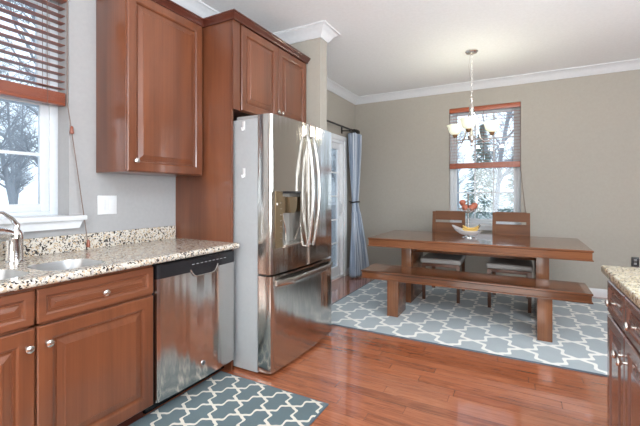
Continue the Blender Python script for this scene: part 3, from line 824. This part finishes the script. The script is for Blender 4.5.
# ------------------------------------------------------------------ chairs (built facing -y)
def make_chair(label):
    t = thing('dining_chair', label, 'chair', (0, 0, 0), 'dining chairs behind the table')
    W2 = .205
    box_obj('seat_frame', 'chaird', (-W2 + .002, W2 - .002, -.345, .26, .395, .445), t, .003)
    m = MB().box(-W2 - .020, W2 + .020, -.385, .245, .436, .494, bev=.025, seg=4)
    for v in m.bm.verts:
        if v.co.z > .46: v.co.z += .012 * max(0, 1 - (v.co.x / W2) ** 2)
    m.build('cushion', 'cushion', t)
    for s in (-1, 1):
        x0, x1 = sorted((s * W2, s * (W2 - .040)))
        m = MB(); x0 += s * .008; x1 += s * .008
        m.loops([[(x0 + (.004), -.340, 0), (x1 - .004, -.340, 0), (x1 - .004, -.308, 0), (x0 + .004, -.308, 0)], [(x0, -.347, .42), (x1, -.347, .42), (x1, -.303, .42), (x0, -.303, .42)]])
        m.build('front_leg', 'chaird', t)
        x0 -= s * .008; x1 -= s * .008
        m = MB(); prof = [(.285, 0), (.272, .25), (.272, .45), (.290, .70), (.338, 1.015)]
        m.loops([[(x0, y - .018, z), (x1, y - .018, z), (x1, y + .018, z), (x0, y + .018, z)] for y, z in prof])
        m.build('rear_post', 'chairw', t)
    def yb(z): return .290 + (z - .70) / .315 * .048
    for nm, za, zb in (('top_rail', .905, 1.022), ('back_panel', .52, .872)):
        lp = []
        for z in (za, (za + zb) / 2, zb):
            lp.append([(-W2 + .036, yb(z) - .011, z), (W2 - .036, yb(z) - .011, z), (W2 - .036, yb(z) + .011, z), (-W2 + .036, yb(z) + .011, z)])
        MB().loops(lp).build(nm, 'chairw', t)
    return t
c1 = make_chair('brown wooden dining chair with grey cushion, left of the two behind the table')
c2 = copy_tree(c1); c2['label'] = 'brown wooden dining chair with grey cushion, right of the two behind the table'
c1.location = (-.818, 4.775, RZ_); c1.rotation_euler.z = math.radians(1.5)
c2.location = (-.098, 4.775, RZ_); c2.rotation_euler.z = math.radians(-.5)

# ------------------------------------------------------------------ rugs
r = thing('area_rug', 'large grey blue trellis rug under the dining table and bench', 'rug', (-.35, 4.3, 0))
MB().box(-1.86, 1.18, 3.175, 5.44, .001, RZ_ - .0005, bev=.003).build('pile', 'rug', r)
MB().box(-1.872, 1.192, 3.166, 3.1745, .001, RZ_ - .001).box(-1.872, 1.192, 5.4405, 5.449, .001, RZ_ - .001).box(-1.872, -1.8605, 3.1745, 5.4405, .001, RZ_ - .001).box(1.1805, 1.192, 3.1745, 5.4405, .001, RZ_ - .001).build('binding', 'rugedge', r)
r = thing('kitchen_mat', 'small slate blue trellis mat on the floor before the dishwasher', 'rug', (-1.39, 1.3, 0))
MB().box(-1.845, -1.008, .66, 1.945, .001, .010, bev=.003).build('pile', 'mat', r)
MB().box(-1.853, -1.000, .652, .6595, .001, .009).box(-1.853, -1.000, 1.9455, 1.953, .001, .009).box(-1.0075, -1.000, .6595, 1.9455, .001, .009).box(-1.853, -1.8455, .6595, 1.9455, .001, .009).build('binding', 'rugedge', r)

# ------------------------------------------------------------------ fruit stand
fxc, fyc_, fz = -.525, 4.57, .758
fs = thing('fruit_stand', 'two tier fruit stand with glass bowl on the dining table', 'fruit stand', (fxc, fyc_, fz))
MB().lathe([(.075, 0), (.075, .006), (.03, .014), (.008, .022), (.009, .05), (.009, .49), (.012, .497), (0, .505)], (fxc, fyc_, fz + .0005), 'z', 24).build('pole', 'steelbar', fs)
rings = []
for k, sc_ in ((0, .30), (.35, .62), (.75, .88), (1, 1.0), (1.0, .965), (.75, .84), (.35, .58), (.02, .26)):
    ring = []
    for q in range(40):
        a = 2 * PI * q / 40
        rr = .135 * sc_ * (1 + .28 * max(0, -math.cos(a)) ** 4 * k)
        lift = .055 * k ** 2 + .055 * max(0, -math.cos(a)) ** 3 * k ** 2
        ring.append((fxc + rr * math.cos(a) * 1.05, fyc_ + rr * math.sin(a) * .9, fz + .024 + lift + (.004 if sc_ in (.965, .84, .58, .26) else 0)))
    rings.append(ring)
MB().loops(rings, False, False).build('lower_bowl', 'bowlglass', fs)
m = MB(); zb = fz + .285
for R, z in ((.035, zb), (.075, zb + .016), (.102, zb + .045)): m.ring((fxc, fyc_, z), R, .0032, 28)
for k in range(12):
    a = 2 * PI * k / 12; m.tube([(fxc + R_ * math.cos(a), fyc_ + R_ * math.sin(a), z) for R_, z in ((.008, zb - .003), (.035, zb), (.075, zb + .016), (.102, zb + .045))], .0016, 6)
m.build('upper_basket', 'nickel', fs)
ap = None
for k, (dx, dy, dz, lb) in enumerate(((-.062, .015, .395, 'red apple highest on the left side of the upper fruit basket'), (-.031, -.048, .342, 'red apple low at the front left of the upper fruit basket'),
        (.043, -.043, .342, 'red apple low at the front right of the upper fruit basket'), (.066, .020, .362, 'red apple at the right end of the upper fruit basket'))):
    t = thing('apple', lb, 'fruit', (fxc + dx, fyc_ + dy, fz + dz - .030), 'apples in the upper basket')
    c = (fxc + dx, fyc_ + dy, fz + dz - .030)
    MB().lathe([(.004, .004), (.016, 0), (.028, .010), (.036, .031), (.035, .046), (.027, .061), (.016, .067), (.008, .064), (0, .058)], c, 'z', 20).build('flesh', 'apple', t)
    MB().tube([(c[0], c[1], c[2] + .062), (c[0] + .004, c[1], c[2] + .085)], .0018, 6).build('stem', 'stem', t)
for k, (dx, dy, a0, z, lb) in enumerate(((.03, -.070, 0, .074, 'yellow banana at the front of the glass bowl'), (.03, -.034, .10, .100, 'yellow banana in the middle of the glass bowl'), (.035, .048, -.2, .084, 'yellow banana at the back of the glass bowl'))):
    t = thing('banana', lb, 'fruit', (fxc + dx, fyc_ + dy, fz + z), 'bananas in the glass bowl')
    pts = []; rs = []
    for i in range(13):
        q = i / 12; an = -1.05 + 2.1 * q
        pts.append((fxc + dx + .095 * math.sin(an) * math.cos(a0), fyc_ + dy + .095 * math.sin(an) * math.sin(a0), fz + z + .078 - .082 * math.cos(an)))
        rs.append(.0185 * (math.sin(PI * min(1, max(0, q * .92 + .04))) ** .55))
    MB().tube(pts, rs, 10).build('peel', 'banana', t)
    MB().tube([pts[-1], (pts[-1][0] + .012, pts[-1][1], pts[-1][2] + .018)], .0045, 8).build('stem', 'stem', t)

# ------------------------------------------------------------------ chandelier
cx, cy = -.462, 4.33
ch = thing('chandelier', 'three arm nickel chandelier with lit frosted shades over the dining table', 'chandelier', (cx, cy, 1.78))
MB().lathe([(.064, 0), (.066, -.010), (.056, -.022), (.022, -.030), (.010, -.040), (0, -.042)], (cx, cy, ZC - .0005), 'z', 28).build('canopy', 'nickel', ch)
m = MB(); z = ZC - .036; k = 0
while z > 2.33:
    pts = []
    for q in range(13):
        a = 2 * PI * q / 12; u, v = .0075 * math.cos(a), .015 * math.sin(a)
        pts.append((cx + (u if k % 2 == 0 else 0), cy + (0 if k % 2 == 0 else u), z - .015 + v))
    m.tube(pts, .0022, 6); z -= .0245; k += 1
m.tube([(cx - .012, cy, ZC - .03), (cx - .03, cy, 2.66), (cx - .022, cy, 2.58), (cx - .008, cy, 2.5), (cx + .004, cy, 2.4), (cx, cy, 2.32)], .0025, 6)
m.build('chain', 'nickel', ch)
MB().lathe([(.004, .56), (.016, .545), (.020, .52), (.010, .50), (.012, .46), (.024, .43), (.028, .40), (.016, .37), (.012, .34), (.012, .16), (.022, .13), (.028, .10), (.020, .06), (.010, .045), (.014, .025), (.008, .008), (0, 0)], (cx, cy, 1.775), 'z', 20).build('stem', 'nickel', ch)
cd = Vector((-cx, -cy)).normalized(); base = math.atan2(cd.y, cd.x)
for k, dphi in enumerate((8, 128, -112)):
    a = base + math.radians(-dphi if False else {0: -8, 1: 112, 2: -128}[k])
    ux, uy = math.cos(a), math.sin(a)
    R = .222
    P = [(.012, 2.16), (.035, 2.13), (.055, 2.05), (.070, 1.96), (.095, 1.875), (.130, 1.835), (.175, 1.835), (.215, 1.865), (R, 1.905), (R, 1.93)]
    ar = MB().tube([(cx + ux * r_, cy + uy * r_, z) for r_, z in P], .0075, 8)
    ar.tube([(cx + ux * r_, cy + uy * r_, z) for r_, z in ((.014, 1.90), (.045, 1.86), (.08, 1.862), (.095, 1.875))], .005, 8)
    ao = ar.build('arm', 'nickel', ch)
    c = (cx + ux * R, cy + uy * R, 1.912)
    MB().lathe([(.010, -.012), (.018, -.006), (.026, .008), (.031, .024), (.028, .025), (0, .020)], c, 'z', 18).build('socket_cup', 'brass', ao)
    prof = [(.030, .022), (.044, .030), (.062, .052), (.071, .080), (.077, .106), (.092, .130), (.089, .132), (.074, .107), (.068, .081), (.059, .055), (.041, .034), (.026, .026)]
    MB().lathe(prof, c, 'z', 28, caps=False).build('lamp_shade', 'shade', ao)
    MB().ball((c[0], c[1], c[2] + .070), .026, 14, (1, 1, 1.3)).build('bulb', 'bulb', ao)
    ld_ = bpy.data.lights.new('chandelier_bulb', 'POINT'); ld_.energy = 2.5; ld_.color = (1, .93, .80); ld_.shadow_soft_size = .04
    lo = bpy.data.objects.new('chandelier_bulb', ld_); COL.objects.link(lo); lo.location = (c[0], c[1], c[2] + .16)

# ------------------------------------------------------------------ island
IX = .384
il = thing('kitchen_island', 'dark wood kitchen island with drawers and raised panel doors', 'cabinet', (.8, 1.2, 0))
m = MB().box(IX, 1.22, .30, 2.185, .10, .872)
m.build('body', 'island', il)
box_obj('toe_kick', 'island', (IX + .06, 1.20, .32, 2.15, 0, .10), il)
for a0, a1, ky in ((1.865, 2.180, 1.90), (1.535, 1.855, 1.82), (1.205, 1.525, 1.24), (.875, 1.195, 1.16), (.545, .865, .58)):
    dm = MB(); door_mesh(dm, a0, a1, .705, .850, IX, -1, 'x', .040, .02, .012)
    dd = dm.build('drawer', 'island', il, ang=12); knob(dd, IX - .02, (a0 + a1) / 2, .778, -1)
    dm = MB(); door_mesh(dm, a0, a1, .115, .690, IX, -1, 'x', .060, .02, .013)
    dd = dm.build('door', 'island', il, ang=12); knob(dd, IX - .02, ky, .60, -1)
ic = MB().box(.345, 1.26, .26, 2.215, .876, .914, bev=.010, seg=3)
ic.build('island_countertop', 'granite2', label='beige granite countertop on the kitchen island', cat='countertop')

# ------------------------------------------------------------------ outside
struct('ground', 'ground', MB().box(-60, XL - .3, -40, 60, -.9, -.7).box(XL - .3, 60, YB + .3, 60, -.9, -.7))
def bare_tree_mesh(seed, h=9.0):
    rn = random.Random(seed); m = MB()
    def grow(p, d, L, r, lev):
        n = 5 if lev < 2 else 4; pts = [p]; rs = [r]; q = p.copy(); dv = d.copy()
        for i in range(n):
            dv = (dv + Vector((rn.uniform(-1, 1), rn.uniform(-1, 1), rn.uniform(-.5, .8))) * (.10 if lev == 0 else .24)).normalized()
            q = q + dv * L / n; pts.append(q.copy()); rs.append(r * (1 - .55 * (i + 1) / n))
        m.tube(pts, rs, 6 if lev < 2 else 4, False)
        if lev >= 4: return
        nb = (30, 5, 4, 3)[lev]
        for k in range(nb):
            f = rn.uniform(.25 if lev == 0 else .15, 1); j = f * n; i0 = min(int(j), n - 1)
            bp = pts[i0].lerp(pts[i0 + 1], j - i0)
            az = rn.uniform(0, 2 * PI)
            sd = Vector((math.cos(az), math.sin(az), rn.uniform(-.1, .7)))
            nd = (dv * .45 + sd).normalized()
            grow(bp, nd, L * (rn.uniform(.13, .19) if lev == 0 else rn.uniform(.40, .56)), max(rs[i0] * rn.uniform(.35, .55), .006), lev + 1)
    grow(Vector((0, 0, 0)), Vector((0, 0, 1)), h, .085, 0)
    return m
protos = []
for k in range(3):
    o = bare_tree_mesh(20 + k, 8 + k).build('bare_tree', 'bark', label='x', cat='tree', loc=(0, 0, 0), ang=80)
    protos.append(o)
def fir_mesh(seed):
    rn = random.Random(seed); m = MB(); t = bmesh.new()
    for i in range(2600):
        z = rn.random() ** 1.3 * 6.6 + .4; R = (7.2 - z) * .27 * rn.uniform(.35, 1); a = rn.uniform(0, 2 * PI)
        c = Vector((R * math.cos(a), R * math.sin(a), z - R * .25)); o = Vector((math.cos(a), math.sin(a), -.35)).normalized()
        s = Vector((-math.sin(a), math.cos(a), rn.uniform(-.4, .4))).normalized(); L = rn.uniform(.18, .34); w = rn.uniform(.05, .11)
        vs = [t.verts.new(c - o * L * .5), t.verts.new(c + s * w), t.verts.new(c + o * L), t.verts.new(c - s * w)]
        t.faces.new(vs)
    m._merge(t); return m
SPOT1 = []
rn = random.Random(3)
left_spots = []
for k in range(8):
    x = -8.3 - 6.2 * k
    for off in (0, 5.6, -5.6):
        if k == 7 and off: continue
        left_spots.append((x, -x * .405 + off + (1.1 if k == 0 else 0) + rn.uniform(-.08, .08)))
back_spots = [(-.75, 12.6), (4.6, 13.2), (-6.1, 13.0), (-3.4, 25.0), (2.0, 25.2)]
first = [True, True, True]
def place(spots, label, group):
    for i, (x, y) in enumerate(spots):
        k = i % 3
        if first[k]: o = protos[k]; first[k] = False
        else: o = protos[k].copy(); COL.objects.link(o)
        o.location = (x, y, -.72); o.rotation_euler = (0, 0, rn.uniform(0, 6.28)); s = rn.uniform(.88, 1.0); o.scale = (s, s, s)
        o['label'] = label; o['group'] = group; o['category'] = 'tree'
place(left_spots, 'bare grey tree in the woods outside the kitchen window', 'bare trees outside the kitchen window')
place(back_spots, 'bare grey tree in the yard outside the dining room window', 'bare trees outside the dining window')
fir = None
for i, (x, y, s) in enumerate(((.15, 17.4, .74), (-3.5, 17.6, .75), (-1.7, 20.9, .8), (3.8, 17.3, .7))):
    if fir is None: fir = fo = fir_mesh(5).build('evergreen_tree', 'needle', loc=(0, 0, 0), ang=180)
    else: fo = fir.copy(); COL.objects.link(fo)
    fo.location = (x, y, -.72); fo.scale = (s, s, s); fo.rotation_euler = (0, 0, i * 1.3)
    tag(fo, 'pale green evergreen outside the lower sash of the dining room window', 'tree', 'evergreens outside the dining window')
